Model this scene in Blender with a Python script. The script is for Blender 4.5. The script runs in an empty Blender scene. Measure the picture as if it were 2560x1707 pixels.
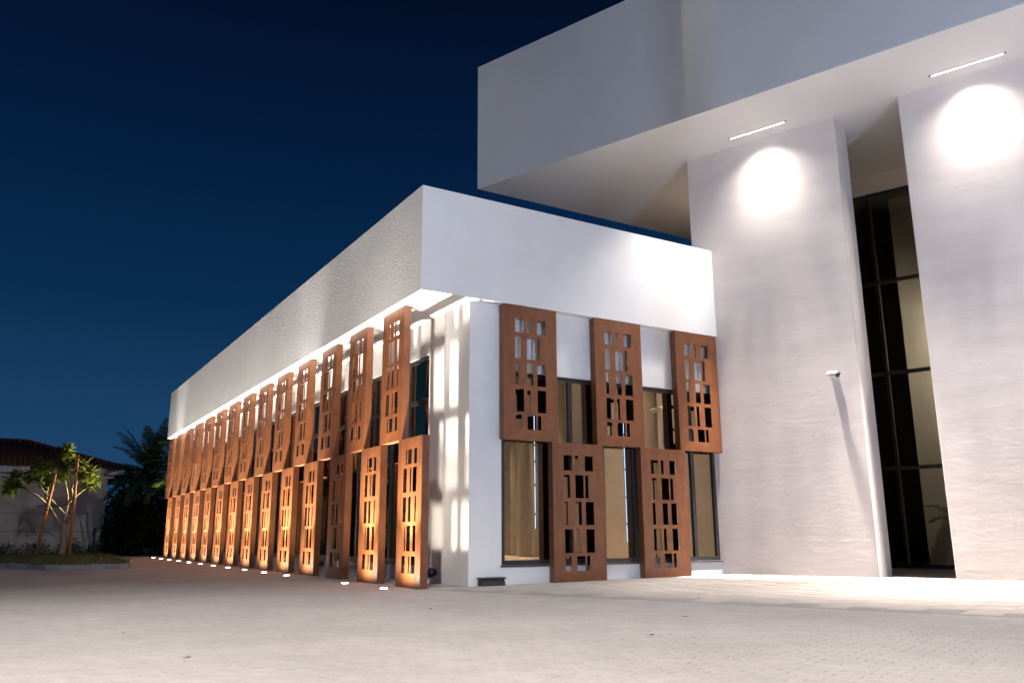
import bpy, bmesh, math, random
from mathutils import Vector, Matrix
import numpy as np

random.seed(7)
RNG = np.random.default_rng(7)
scene = bpy.context.scene
COL = scene.collection

# ------------------------------------------------------------------ frames
AZ = 0.5456
US = Vector((math.cos(AZ), math.sin(AZ), 0)); UL = Vector((-math.sin(AZ), math.cos(AZ), 0))
WC = Vector((-1.8891, 16.6128, 0))                       # corner of the low wing
AZ2 = -0.67010                                           # hall axes: V along its face, N into it
VV = Vector((math.cos(AZ2), math.sin(AZ2), 0)); NN = Vector((-math.sin(AZ2), math.cos(AZ2), 0))
HO = Vector((-1.00286, 23.13315, 0))                     # left front corner of the canopy
ZT, ZB = 8.375, 6.045                                    # wing parapet top / underside
OT, OB = 15.154, 11.126                                  # canopy top / underside
COLN = 2.215                                             # face of the piers

def gz(x, y):                                            # the forecourt falls gently to the drive
    return -0.09299 + 0.006078 * x + 0.009749 * y
def wing(s, l, z=0): return WC + US * s + UL * l + Vector((0, 0, z))
def hall(t, n, z=0): return HO + VV * t + NN * n + Vector((0, 0, z))

# ------------------------------------------------------------------ camera
cam_d = bpy.data.cameras.new("camera"); cam = bpy.data.objects.new("camera", cam_d); COL.objects.link(cam)
scene.camera = cam
cam_d.sensor_width = 36.0; cam_d.lens = 2086.14 / 2560 * 36.0; cam_d.clip_end = 3000; cam_d.clip_start = 0.05
PITCH, ROLL = 0.2319, -0.0055
cam.matrix_world = (Matrix.Translation((0, 0, 1.0)) @ Matrix.Rotation(math.pi / 2 + PITCH, 4, 'X')
                    @ Matrix.Rotation(ROLL, 4, 'Z'))

# ------------------------------------------------------------------ sky
w = bpy.data.worlds.new("World"); scene.world = w; w.use_nodes = True
nt = w.node_tree; nt.nodes.clear()
tc = nt.nodes.new("ShaderNodeTexCoord"); sp = nt.nodes.new("ShaderNodeSeparateXYZ")
rp = nt.nodes.new("ShaderNodeValToRGB"); bg = nt.nodes.new("ShaderNodeBackground"); wo = nt.nodes.new("ShaderNodeOutputWorld")
nt.links.new(tc.outputs["Generated"], sp.inputs[0]); nt.links.new(sp.outputs["Z"], rp.inputs[0])
nt.links.new(rp.outputs[0], bg.inputs[0]); nt.links.new(bg.outputs[0], wo.inputs[0])
cr = rp.color_ramp
stops = [(0.0, (0.016, 0.070, 0.165)), (0.12, (0.0105, 0.052, 0.128)), (0.26, (0.0030, 0.026, 0.078)),
         (0.42, (0.0012, 0.0125, 0.046)), (0.58, (0.0010, 0.0048, 0.020)), (0.75, (0.0008, 0.0022, 0.0095)), (1.0, (0.0006, 0.0015, 0.006))]
while len(cr.elements) < len(stops): cr.elements.new(0.5)
for e, (p, c) in zip(cr.elements, stops): e.position = p; e.color = (*c, 1)
bg.inputs[1].default_value = 1.0

# ------------------------------------------------------------------ exposure
scene.view_settings.view_transform = 'Standard'; scene.view_settings.look = 'None'
scene.view_settings.exposure = 0.0; scene.view_settings.gamma = 1.0
scene.cycles.use_denoising = True
scene.cycles.max_bounces = 8; scene.cycles.diffuse_bounces = 5
scene.cycles.sample_clamp_indirect = 6.0
scene.cycles.caustics_reflective = False; scene.cycles.caustics_refractive = False

P_THROW = 8000.0      # and forward throw over the apron
P_BAR_CORE = 21000.0    # their narrow downward core
# light levels (each lamp is made by its fixture's builder further down)
P_SPILL = 460.0
P_UP = 5800.0          # in-ground spots
P_BAR = 400.0          # linear downlights in the canopy
P_FLOOD_B = 6300.0     # cool floodlight mast to the right
P_FILL_C = 9000.0  # added fill towards the long wing and the house
P_FLOOD_C = 55000.0     # warm yard light behind the camera

# ------------------------------------------------------------------ helpers
def link(o, parent=None):
    COL.objects.link(o)
    if parent is not None: o.parent = parent
    return o
def tag(o, label=None, cat=None, group=None, kind=None):
    if label: o["label"] = label
    if cat: o["category"] = cat
    if group: o["group"] = group
    if kind: o["kind"] = kind
    return o
def empty(name, loc=(0, 0, 0), rz=0.0, parent=None):
    o = bpy.data.objects.new(name, None); o.location = loc; o.rotation_euler = (0, 0, rz); o.empty_display_size = 0.2
    return link(o, parent)
def copy_tree(o, parent=None):
    c = o.copy(); COL.objects.link(c); c.parent = parent
    for ch in list(o.children): copy_tree(ch, c)
    return c

class MB:
    def __init__(s): s.v = []; s.f = []; s.m = []; s.smooth = []
    def add(s, vs, fs, smooth=False, mi=0):
        b = len(s.v); s.v += [tuple(v) for v in vs]
        for f in fs: s.f.append([b + i for i in f]); s.smooth.append(smooth); s.m.append(mi)
        return s
    def box(s, x0, x1, y0, y1, z0, z1, mi=0):
        vs = [(x, y, z) for z in (z0, z1) for y in (y0, y1) for x in (x0, x1)]
        return s.add(vs, [(0, 2, 3, 1), (4, 5, 7, 6), (0, 1, 5, 4), (2, 6, 7, 3), (0, 4, 6, 2), (1, 3, 7, 5)], mi=mi)
    def prism(s, poly, z0, z1, mi=0):
        n = len(poly); vs = [(x, y, z0) for x, y in poly] + [(x, y, z1) for x, y in poly]
        fs = [tuple(range(n - 1, -1, -1)), tuple(range(n, 2 * n))] + [(i, (i + 1) % n, n + (i + 1) % n, n + i) for i in range(n)]
        return s.add(vs, fs, mi=mi)
    def tube(s, pts, rads, n=8, cap=True, mi=0):
        pts = [Vector(p) for p in pts]; b = len(s.v); k = len(pts); up = Vector((0.31, 0.17, 0.93))
        for i, p in enumerate(pts):
            d = (pts[min(i + 1, k - 1)] - pts[max(i - 1, 0)]).normalized()
            a = d.cross(up)
            if a.length < 1e-3: a = d.cross(Vector((1, 0, 0)))
            a.normalize(); c = d.cross(a)
            for j in range(n):
                t = 2 * math.pi * j / n; s.v.append(tuple(p + (a * math.cos(t) + c * math.sin(t)) * rads[i]))
        for i in range(k - 1):
            for j in range(n):
                s.f.append([b + i * n + j, b + i * n + (j + 1) % n, b + (i + 1) * n + (j + 1) % n, b + (i + 1) * n + j]); s.smooth.append(True); s.m.append(mi)
        if cap:
            s.f.append([b + j for j in range(n)][::-1]); s.smooth.append(False); s.m.append(mi)
            s.f.append([b + (k - 1) * n + j for j in range(n)]); s.smooth.append(False); s.m.append(mi)
        return s
    def lathe(s, prof, n=20, origin=(0, 0, 0), axis='Z', mi=0):
        b = len(s.v); k = len(prof); o = Vector(origin)
        for r, h in prof:
            for j in range(n):
                t = 2 * math.pi * j / n; c, d = r * math.cos(t), r * math.sin(t)
                p = Vector((c, d, h)) if axis == 'Z' else (Vector((h, c, d)) if axis == 'X' else Vector((d, h, c)))
                s.v.append(tuple(o + p))
        for i in range(k - 1):
            for j in range(n):
                s.f.append([b + i * n + j, b + i * n + (j + 1) % n, b + (i + 1) * n + (j + 1) % n, b + (i + 1) * n + j]); s.smooth.append(True); s.m.append(mi)
        s.f.append([b + j for j in range(n)][::-1]); s.smooth.append(False); s.m.append(mi)
        s.f.append([b + (k - 1) * n + j for j in range(n)]); s.smooth.append(False); s.m.append(mi)
        return s
    def mesh(s, name, mats):
        me = bpy.data.meshes.new(name); me.from_pydata(s.v, [], s.f)
        for m in (mats if isinstance(mats, (list, tuple)) else [mats]): me.materials.append(m)
        me.polygons.foreach_set("use_smooth", s.smooth); me.polygons.foreach_set("material_index", s.m)
        me.update(); return me
    def build(s, name, mats, parent=None, bevel=0.0, seg=2):
        o = bpy.data.objects.new(name, s.mesh(name, mats)); link(o, parent)
        if bevel:
            m = o.modifiers.new("bevel", 'BEVEL'); m.width = bevel; m.segments = seg; m.limit_method = 'ANGLE'; m.angle_limit = math.radians(40)
        return o

# ------------------------------------------------------------------ materials
def new_mat(name):
    m = bpy.data.materials.new(name); m.use_nodes = True; t = m.node_tree
    return m, t, t.nodes["Principled BSDF"], t.nodes["Material Output"]
def N(t, kind, **kw):
    n = t.nodes.new(kind)
    for k, v in kw.items(): setattr(n, k, v)
    return n
def coords(t, scale=(1, 1, 1)):
    c = N(t, "ShaderNodeTexCoord"); mp = N(t, "ShaderNodeMapping"); mp.inputs["Scale"].default_value = scale
    t.links.new(c.outputs["Object"], mp.inputs[0]); return mp.outputs[0]
def noise(t, vec, scale, detail=4, rough=0.55, dist=0.0):
    n = N(t, "ShaderNodeTexNoise"); n.inputs["Scale"].default_value = scale; n.inputs["Detail"].default_value = detail
    n.inputs["Roughness"].default_value = rough; n.inputs["Distortion"].default_value = dist
    t.links.new(vec, n.inputs["Vector"]); return n.outputs["Fac"]
def ramp(t, fac, a, b, p0=0.3, p1=0.7):
    r = N(t, "ShaderNodeValToRGB"); e = r.color_ramp.elements
    e[0].position = p0; e[1].position = p1; e[0].color = (*a, 1); e[1].color = (*b, 1)
    t.links.new(fac, r.inputs[0]); return r.outputs[0]
def bump(t, h, strength, dist, prev=None):
    b = N(t, "ShaderNodeBump"); b.inputs["Strength"].default_value = strength; b.inputs["Distance"].default_value = dist
    t.links.new(h, b.inputs["Height"])
    if prev is not None: t.links.new(prev, b.inputs["Normal"])
    return b.outputs[0]
def mat(name, a, b=None, scale=3.0, rough=0.6, metal=0.0, bump_s=0.0, bump_scale=40.0, bump_d=0.004, stretch=(1, 1, 1), p=(0.3, 0.7), spec=0.5):
    m, t, P, out = new_mat(name); vec = coords(t, stretch)
    P.inputs["Roughness"].default_value = rough; P.inputs["Metallic"].default_value = metal
    P.inputs["Specular IOR Level"].default_value = spec
    t.links.new(ramp(t, noise(t, vec, scale, 6), a, b or a, *p), P.inputs["Base Color"])
    if bump_s: t.links.new(bump(t, noise(t, vec, bump_scale, 5), bump_s, bump_d), P.inputs["Normal"])
    return m
def emit(name, col, strength):
    m, t, P, out = new_mat(name)
    P.inputs["Base Color"].default_value = (*[min(1, c) for c in col], 1)
    P.inputs["Emission Color"].default_value = (*col, 1); P.inputs["Emission Strength"].default_value = strength
    return m

M = {}
M['white'] = mat('white_plaster', (0.76, 0.755, 0.745), (0.81, 0.805, 0.795), 1.4, 0.85, bump_s=0.25, bump_scale=55, bump_d=0.002)
M['canopy'] = mat('canopy_paint', (0.76, 0.755, 0.75), (0.80, 0.795, 0.79), 0.6, 0.8, bump_s=0.2, bump_scale=30, bump_d=0.002)
M['soffit'] = mat('soffit_white', (0.82, 0.81, 0.80), (0.86, 0.85, 0.84), 0.5, 0.85)
M['frame'] = mat('black_aluminium', (0.012, 0.012, 0.013), (0.02, 0.02, 0.022), 8, 0.38)
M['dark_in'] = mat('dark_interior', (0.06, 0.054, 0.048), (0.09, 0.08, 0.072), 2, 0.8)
M['black_plastic'] = mat('black_plastic', (0.018, 0.018, 0.02), (0.03, 0.03, 0.032), 12, 0.45, bump_s=0.1, bump_scale=200)
M['white_plastic'] = mat('white_plastic', (0.75, 0.75, 0.74), (0.8, 0.8, 0.79), 10, 0.35)
M['navy_plastic'] = mat('dark_blue_plastic', (0.012, 0.014, 0.03), (0.02, 0.022, 0.045), 10, 0.4)
M['steel'] = mat('brushed_steel', (0.35, 0.35, 0.35), (0.45, 0.45, 0.45), 20, 0.35, 0.9)
M['post'] = mat('grey_post_paint', (0.10, 0.10, 0.105), (0.14, 0.14, 0.145), 6, 0.5)
M['lens_on'] = emit('uplight_lens', (1.0, 0.93, 0.82), 26)
M['led'] = emit('led_dots', (1.0, 0.97, 0.95), 22)
M['led_blue'] = emit('cool_led_strip', (0.42, 0.68, 1.0), 1.6)
M['flood_lens'] = emit('flood_lens', (0.75, 0.86, 1.0), 6)
M['yard_lens'] = emit('yard_lens', (1.0, 0.85, 0.7), 6)

# rough float render on the long parapet
m, t, P, out = new_mat('rough_render'); vec = coords(t)
P.inputs["Roughness"].default_value = 0.92
t.links.new(ramp(t, noise(t, vec, 0.5, 5), (0.66, 0.665, 0.67), (0.74, 0.745, 0.75)), P.inputs["Base Color"])
v1 = N(t, "ShaderNodeTexVoronoi"); v1.inputs["Scale"].default_value = 50; v1.inputs["Randomness"].default_value = 1; v1.feature = 'SMOOTH_F1'
t.links.new(vec, v1.inputs["Vector"])
nb = bump(t, noise(t, vec, 1.6, 3), 0.3, 0.02)
nb = bump(t, v1.outputs["Distance"], 0.9, 0.018, nb)
nb = bump(t, noise(t, vec, 45, 4), 0.6, 0.008, nb); t.links.new(nb, P.inputs["Normal"]); M['render'] = m

# hand-trowelled plaster on the piers: wide sideways strokes
m, t, P, out = new_mat('trowelled_plaster'); vec = coords(t); vs = coords(t, (0.5, 0.5, 1.9)); vs2 = coords(t, (1.4, 1.4, 4.0))
P.inputs["Roughness"].default_value = 0.8
t.links.new(ramp(t, noise(t, vs, 1.1, 6), (0.66, 0.60, 0.57), (0.75, 0.69, 0.66), 0.3, 0.72), P.inputs["Base Color"])
nb = bump(t, noise(t, vs, 2.0, 6, 0.6, 0.6), 0.26, 0.014)
nb = bump(t, noise(t, vs2, 3.5, 5, 0.6, 0.4), 0.25, 0.006, nb)
nb = bump(t, noise(t, vec, 7, 4, 0.6), 0.25, 0.006, nb)
nb = bump(t, noise(t, vec, 60, 3), 0.3, 0.003, nb); t.links.new(nb, P.inputs["Normal"]); M['trowel'] = m

# rust-brown coated steel
m, t, P, out = new_mat('rust_steel'); vec = coords(t); vs = coords(t, (1.2, 1.2, 0.8)); inf = N(t, "ShaderNodeObjectInfo")
P.inputs["Roughness"].default_value = 0.42; P.inputs["Specular IOR Level"].default_value = 0.65
c1 = ramp(t, noise(t, vs, 3.2, 7, 0.6), (0.140, 0.044, 0.0125), (0.215, 0.070, 0.018), 0.36, 0.64)
mx = N(t, "ShaderNodeMix", data_type='RGBA', blend_type='MULTIPLY'); mx.inputs["Factor"].default_value = 0.5
t.links.new(c1, mx.inputs["A"]); t.links.new(ramp(t, inf.outputs["Random"], (0.74, 0.74, 0.76), (1.15, 1.1, 1.0), 0, 1), mx.inputs["B"])
t.links.new(mx.outputs["Result"], P.inputs["Base Color"])
t.links.new(ramp(t, noise(t, vec, 6, 5), (0.36,) * 3, (0.56,) * 3), P.inputs["Roughness"])
nb = bump(t, noise(t, vec, 1.3, 3), 0.12, 0.01); nb = bump(t, noise(t, vec, 120, 3), 0.12, 0.001, nb)
t.links.new(nb, P.inputs["Normal"]); M['rust'] = m

# bronze reflective glazing
m, t, P, out = new_mat('bronze_glass'); t.nodes.remove(P); vec = coords(t)
gl = N(t, "ShaderNodeBsdfGlossy"); gl.inputs["Color"].default_value = (0.52, 0.40, 0.25, 1); gl.inputs["Roughness"].default_value = 0.012
tr = N(t, "ShaderNodeBsdfTransparent"); tr.inputs["Color"].default_value = (0.30, 0.25, 0.18, 1)
ms = N(t, "ShaderNodeMixShader"); fr = N(t, "ShaderNodeFresnel"); fr.inputs[0].default_value = 1.9
mp = N(t, "ShaderNodeMapRange"); mp.inputs["To Min"].default_value = 0.62; mp.inputs["To Max"].default_value = 1.0
t.links.new(fr.outputs[0], mp.inputs[0]); t.links.new(mp.outputs[0], ms.inputs[0])
t.links.new(tr.outputs[0], ms.inputs[1]); t.links.new(gl.outputs[0], ms.inputs[2]); t.links.new(ms.outputs[0], out.inputs[0])
t.links.new(bump(t, noise(t, vec, 0.55, 1), 0.05, 0.02), gl.inputs["Normal"]); M['glass'] = m

def hall_glass():
    m, t, P, out = new_mat('tinted_clear_glass'); t.nodes.remove(P)
    gl = N(t, "ShaderNodeBsdfGlossy"); gl.inputs["Color"].default_value = (0.62, 0.55, 0.45, 1); gl.inputs["Roughness"].default_value = 0.012
    tr = N(t, "ShaderNodeBsdfTransparent"); tr.inputs["Color"].default_value = (0.70, 0.66, 0.59, 1)
    ms = N(t, "ShaderNodeMixShader"); fr = N(t, "ShaderNodeFresnel"); fr.inputs[0].default_value = 1.6
    t.links.new(fr.outputs[0], ms.inputs[0]); t.links.new(tr.outputs[0], ms.inputs[1]); t.links.new(gl.outputs[0], ms.inputs[2]); t.links.new(ms.outputs[0], out.inputs[0]); return m
M['hall_glass'] = hall_glass()
M['tan'] = mat('tan_partition', (0.50, 0.46, 0.385), (0.57, 0.525, 0.44), 1.2, 0.8)
M['pend'] = emit('pendant_glow', (1.0, 0.80, 0.55), 4)
# concrete pavers: colour differs from block to block
def paver_mat(name, a, b, per_obj=False):
    m, t, P, out = new_mat(name); vec = coords(t); P.inputs["Roughness"].default_value = 0.78
    P.inputs["Specular IOR Level"].default_value = 0.35
    if per_obj:
        f = N(t, "ShaderNodeObjectInfo").outputs["Random"]
    else:
        f = N(t, "ShaderNodeAttribute", attribute_name="tone").outputs["Fac"]
    base = ramp(t, f, a, b, 0, 1)
    geo = N(t, "ShaderNodeNewGeometry"); wp = geo.outputs["Position"]
    dirt = ramp(t, noise(t, wp, 0.45, 6, 0.6), (0.84, 0.83, 0.82), (1.05, 1.04, 1.03), 0.3, 0.7)
    mx = N(t, "ShaderNodeMix", data_type='RGBA', blend_type='MULTIPLY'); mx.inputs["Factor"].default_value = 1
    t.links.new(base, mx.inputs["A"]); t.links.new(dirt, mx.inputs["B"])
    sp2 = ramp(t, noise(t, wp, 26, 4), (0.9, 0.9, 0.9), (1.06, 1.06, 1.06), 0.3, 0.7)
    mx2 = N(t, "ShaderNodeMix", data_type='RGBA', blend_type='MULTIPLY'); mx2.inputs["Factor"].default_value = 1
    t.links.new(mx.outputs["Result"], mx2.inputs["A"]); t.links.new(sp2, mx2.inputs["B"])
    t.links.new(mx2.outputs["Result"], P.inputs["Base Color"])
    nb = bump(t, noise(t, wp, 90, 3), 0.25, 0.002); t.links.new(nb, P.inputs["Normal"]); return m
PA, PB = (0.44, 0.408, 0.392), (0.485, 0.452, 0.432)
M['paver'] = paver_mat('paver_concrete', PA, PB); M['paver_one'] = paver_mat('paver_concrete_single', PA, PB, True)
M['slab'] = paver_mat('slab_concrete', (0.43, 0.395, 0.37), (0.48, 0.445, 0.415), True)

# forecourt sheet: same blocks too far off to tell apart
m, t, P, out = new_mat('forecourt'); P.inputs["Roughness"].default_value = 0.8
geo = N(t, "ShaderNodeNewGeometry"); rot = N(t, "ShaderNodeMapping"); rot.inputs["Rotation"].default_value = (0, 0, -AZ2)
t.links.new(geo.outputs["Position"], rot.inputs[0])
br = N(t, "ShaderNodeTexBrick"); br.inputs["Scale"].default_value = 1.0; br.inputs["Brick Width"].default_value = 0.21; br.inputs["Row Height"].default_value = 0.105
br.inputs["Mortar Size"].default_value = 0.004; br.inputs["Color1"].default_value = (*PA, 1); br.inputs["Color2"].default_value = (*PB, 1); br.inputs["Mortar"].default_value = (0.38, 0.35, 0.33, 1)
t.links.new(rot.outputs[0], br.inputs[0])
mx = N(t, "ShaderNodeMix", data_type='RGBA', blend_type='MULTIPLY'); mx.inputs["Factor"].default_value = 1
t.links.new(br.outputs["Color"], mx.inputs["A"])
t.links.new(ramp(t, noise(t, geo.outputs["Position"], 0.45, 6, 0.6), (0.84, 0.83, 0.82), (1.05, 1.04, 1.03)), mx.inputs["B"])
t.links.new(mx.outputs["Result"], P.inputs["Base Color"]); M['forecourt'] = m
M['earth'] = mat('dark_earth', (0.03, 0.026, 0.02), (0.06, 0.05, 0.04), 1.2, 0.95)
M['bed'] = mat('jointing_sand', (0.30, 0.275, 0.26), (0.34, 0.315, 0.295), 5, 0.95)

# ------------------------------------------------------------------ ground
def plane_grid(name, x0, x1, y0, y1, dz, m):
    mb = MB(); mb.add([(x, y, gz(x, y) + dz) for x, y in ((x0, y0), (x1, y0), (x1, y1), (x0, y1))], [(0, 1, 2, 3)])
    return tag(mb.build(name, m), kind='structure')
mb = MB(); R_ = 1500.0                                   # far ground, level with the forecourt where they meet
mb.add([(-R_, -R_, gz(0, 20) - 0.55), (R_, -R_, gz(0, 20) - 0.55), (R_, R_, gz(0, 20) - 0.55), (-R_, R_, gz(0, 20) - 0.55)], [(0, 1, 2, 3)])
tag(mb.build('ground', M['earth']), kind='structure')
forecourt = plane_grid('forecourt', -34, 30, -14, 52, -0.006, M['forecourt'])

# hall apron slabs, each one a stone
apron = empty('apron'); tag(apron, kind='structure')
sw, sl = 0.468, 0.70
gslope = lambda d: 0.006078 * d.x + 0.009749 * d.y
BASIS = Matrix(((VV.x, NN.x, 0, 0), (VV.y, NN.y, 0, 0), (gslope(VV), gslope(NN), 1, 0), (0, 0, 0, 1)))
def block_mesh(name, lx, ly, c, top, m):
    mb = MB(); a, b = lx / 2, ly / 2
    mb.add([(-a, -b, top - 0.03), (a, -b, top - 0.03), (a, b, top - 0.03), (-a, b, top - 0.03), (-a, -b, top - c), (a, -b, top - c), (a, b, top - c), (-a, b, top - c),
            (-a + c, -b + c, top), (a - c, -b + c, top), (a - c, b - c, top), (-a + c, b - c, top)],
           [(0, 1, 5, 4), (1, 2, 6, 5), (2, 3, 7, 6), (3, 0, 4, 7), (4, 5, 9, 8), (5, 6, 10, 9), (6, 7, 11, 10), (7, 4, 8, 11), (8, 9, 10, 11)])
    return mb.mesh(name, m)
slab_me = block_mesh('slab', sw - 0.007, sl - 0.007, 0.002, 0.0005, M['slab'])
def wing_clear(p):                                       # inside the wing's footprint?
    q = p - WC; return q.dot(US) > 0.0 and q.dot(UL) > 0.2
ci = 0
for i in range(-6, 24):
    tt = 10.83 + sw * (i - 10) + sw / 2
    st = (0.0, 0.37, 0.18, 0.52)[i % 4]
    for j in range(12):
        nn = -5.5 + sl * (j + 0.5) - st + 0.35
        if nn - sl / 2 < -5.52:
            continue
        p = hall(tt, nn)
        if nn > COLN + 0.1 and not (9.9 < tt < 11.0): continue
        if wing_clear(p) or tt > 15.4: continue
        o = bpy.data.objects.new('slab', slab_me); link(o, apron)
        mm = BASIS.copy(); mm.translation = Vector((p.x, p.y, gz(p.x, p.y) + random.uniform(-0.001, 0.001))); o.matrix_local = mm; ci += 1
mb = MB()
pts = [hall(3.0, -5.5), hall(24, -5.5), hall(24, 8), hall(3.0, 8)]
mb.add([(p.x, p.y, gz(p.x, p.y) - 0.0045) for p in pts], [(0, 1, 2, 3)])
mb.build('slab_bed', M['bed'], apron)

# forecourt pavers: the nearest 300 singly, the rest of the near field in one mesh
bl, bw = 0.21, 0.105
FW = math.tan(math.radians(31.5))
cands = []
for i in range(0, 260):
    nn = -5.52 - bw * (i + 0.5)
    for j in range(-10, 140):
        tt = 3.0 + bl * j + (bl / 2 if i % 2 else 0)
        p = hall(tt, nn)
        if p.y < 4.0 or p.y > 18.5 or abs(p.x) > FW * p.y + 2.4: continue
        q = p - WC
        if q.dot(US) > -0.1 and q.dot(UL) > 0.0: continue
        cands.append((p.y * p.y + (0 if p.y > 6.35 and abs(p.x) < FW * p.y * 0.985 else 1000) + p.x * p.x * 0.2, p.x, p.y))
cands.sort()
pav_me = block_mesh('paver', bl - 0.0065, bw - 0.002, 0.0009, 0.0, M['paver_one'])
for d, x, y in cands[:300]:
    o = bpy.data.objects.new('paver', pav_me); link(o, forecourt)
    mm = BASIS.copy() @ Matrix.Rotation(random.gauss(0, 0.006), 4, 'Z') @ Matrix.Rotation(random.gauss(0, 0.003), 4, 'X') @ Matrix.Rotation(random.gauss(0, 0.002), 4, 'Y')
    jj = random.gauss(0, 0.004); mm.translation = Vector((x + VV.x * jj, y + VV.y * jj, gz(x, y) + random.gauss(-0.0025, 0.0006))); o.matrix_local = mm
xy = np.array([(x, y) for d, x, y in cands[300:]]); n = len(xy)
a, b, c = (bl - 0.0065) / 2, (bw - 0.002) / 2, 0.0009
loc = np.array([(-a, -b, -0.02), (a, -b, -0.02), (a, b, -0.02), (-a, b, -0.02), (-a + c, -b + c, 0), (a - c, -b + c, 0), (a - c, b - c, 0), (-a + c, b - c, 0)])
tilt = RNG.normal(0, 0.003, (n, 2)); hz = RNG.normal(-0.0025, 0.0006, n)
xy = xy + RNG.normal(0, 0.0042, (n, 1)) * np.array([[VV.x, VV.y]])
px = xy[:, 0:1] + loc[None, :, 0] * VV.x + loc[None, :, 1] * NN.x
py = xy[:, 1:2] + loc[None, :, 0] * VV.y + loc[None, :, 1] * NN.y
pz = -0.09299 + 0.006078 * px + 0.009749 * py + loc[None, :, 2] + hz[:, None] + tilt[:, 0:1] * loc[None, :, 0] * 0.6 + tilt[:, 1:2] * loc[None, :, 1]
verts = np.stack([px, py, pz], -1).reshape(-1, 3)
fl = np.array([(0, 1, 5, 4), (1, 2, 6, 5), (2, 3, 7, 6), (3, 0, 4, 7), (4, 5, 6, 7)])
faces = (fl[None] + 8 * np.arange(n)[:, None, None]).reshape(-1, 4)
me = bpy.data.meshes.new('paver_field'); me.vertices.add(len(verts)); me.vertices.foreach_set("co", verts.ravel())
me.loops.add(faces.size); me.loops.foreach_set("vertex_index", faces.ravel().astype(np.int32))
me.polygons.add(len(faces)); me.polygons.foreach_set("loop_start", np.arange(0, faces.size, 4, dtype=np.int32))
me.polygons.foreach_set('use_smooth', np.zeros(len(faces), dtype=bool)); me.update(); me.validate()
at_ = me.attributes.new("tone", 'FLOAT', 'FACE'); at_.data.foreach_set("value", np.repeat(RNG.random(n), 5).astype(np.float32))
me.materials.append(M['paver']); pf = bpy.data.objects.new('paver_field', me); link(pf, forecourt); tag(pf, kind='stuff')

# ------------------------------------------------------------------ low wing
wingb = empty('low_wing', WC, AZ)
tag(wingb, 'long low white building with deep parapet and tall bronze windows behind rust screens', 'building')
WL, WE = 30.19, 8.75
mb = MB(); mb.prism([(0, 0), (0.3, 0.3), (0.3, WL), (0, WL)], ZB, ZT); o = mb.build('parapet', M['render'], wingb)
o["label"] = 'rough grey rendered parapet along the long side'
mb = MB(); mb.prism([(0, 0), (WE, 0), (WE, 0.3), (0.3, 0.3)], ZB, ZT); o = mb.build('parapet', M['white'], wingb)
o["label"] = 'smooth white parapet over the short side'
mb = MB(); mb.box(0.3, WE, WL - 0.3, WL, ZB, ZT); mb.build('parapet', M['white'], wingb)
mb = MB(); mb.box(0.3, 1.30, 0.3, WL - 0.3, ZB + 0.006, ZB + 0.15); mb.build('soffit', M['white'], wingb)
mb = MB(); mb.box(0.3, WE - 0.2, 0.3, WL - 0.3, 7.45, 7.6); mb.build('roof', M['canopy'], wingb)
# long wall with its window opening
LW0, LW1, LZ0, LZ1 = 2.2, 29.0, 0.46, 5.23
mb = MB(); mb.box(1.28, 1.53, 0.22, LW0, -0.2, ZB + 0.1); mb.box(1.28, 1.53, LW1, WL - 0.1, -0.2, ZB + 0.1)
mb.box(1.28, 1.53, LW0, LW1, -0.2, LZ0); mb.box(1.28, 1.53, LW0, LW1, LZ1, ZB + 0.1); mb.build('wall', M['white'], wingb)
SW0, SW1, SZ0, SZ1 = 2.06, 8.7, 0.46, 4.58
mb = MB(); mb.box(1.53, SW0, 0.22, 0.47, -0.2, ZB + 0.1); mb.box(SW0, WE, 0.22, 0.47, -0.2, SZ0); mb.box(SW0, WE, 0.22, 0.47, SZ1, ZB + 0.1)
mb.build('wall', M['white'], wingb)
mb = MB(); mb.box(WE - 0.2, WE, 0.5, WL - 0.3, -0.2, ZB); mb.box(1.53, WE - 0.2, WL - 0.35, WL - 0.1, -0.2, ZB); mb.build('wall', M['dark_in'], wingb)
mb = MB(); mb.box(1.54, WE - 0.2, 0.48, WL - 0.36, 0.2, 0.24); mb.build('floor', M['dark_in'], wingb)
mb = MB(); mb.box(1.54, WE - 0.2, 0.48, WL - 0.36, 5.4, 5.5); mb.build('ceiling', M['dark_in'], wingb)
# short-side window
fw = 0.10
mb = MB(); mb.box(SW0, SW1, 0.25, 0.35, SZ0, SZ0 + fw); mb.box(SW0, SW1, 0.25, 0.35, SZ1 - fw, SZ1)
mb.box(SW0, SW0 + fw, 0.25, 0.35, SZ0 + fw, SZ1 - fw)
for mx_ in (3.90, 5.72, 7.55): mb.box(mx_ - 0.055, mx_ + 0.055, 0.25, 0.35, SZ0 + fw, SZ1 - fw)
mb.box(8.22, SW1, 0.25, 0.35, SZ0 + fw, SZ1 - fw)
win = mb.build('window', M['frame'], wingb, 0.006); win["label"] = 'tall bronze window band on the short side'
edges = [(SW0 + fw, 3.845), (3.955, 5.665), (5.775, 7.495), (7.605, 8.22)]
for x0, x1 in edges:
    mb = MB(); mb.box(x0 - 0.01, x1 + 0.01, 0.295, 0.305, SZ0 + fw - 0.01, SZ1 - fw + 0.01); mb.build('pane', M['glass'], win)
mb = MB(); mb.box(SW0 - 0.03, SW1, 0.19, 0.25, SZ0 - 0.03, SZ0 - 0.002); mb.build('sill', M['frame'], win)
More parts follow.
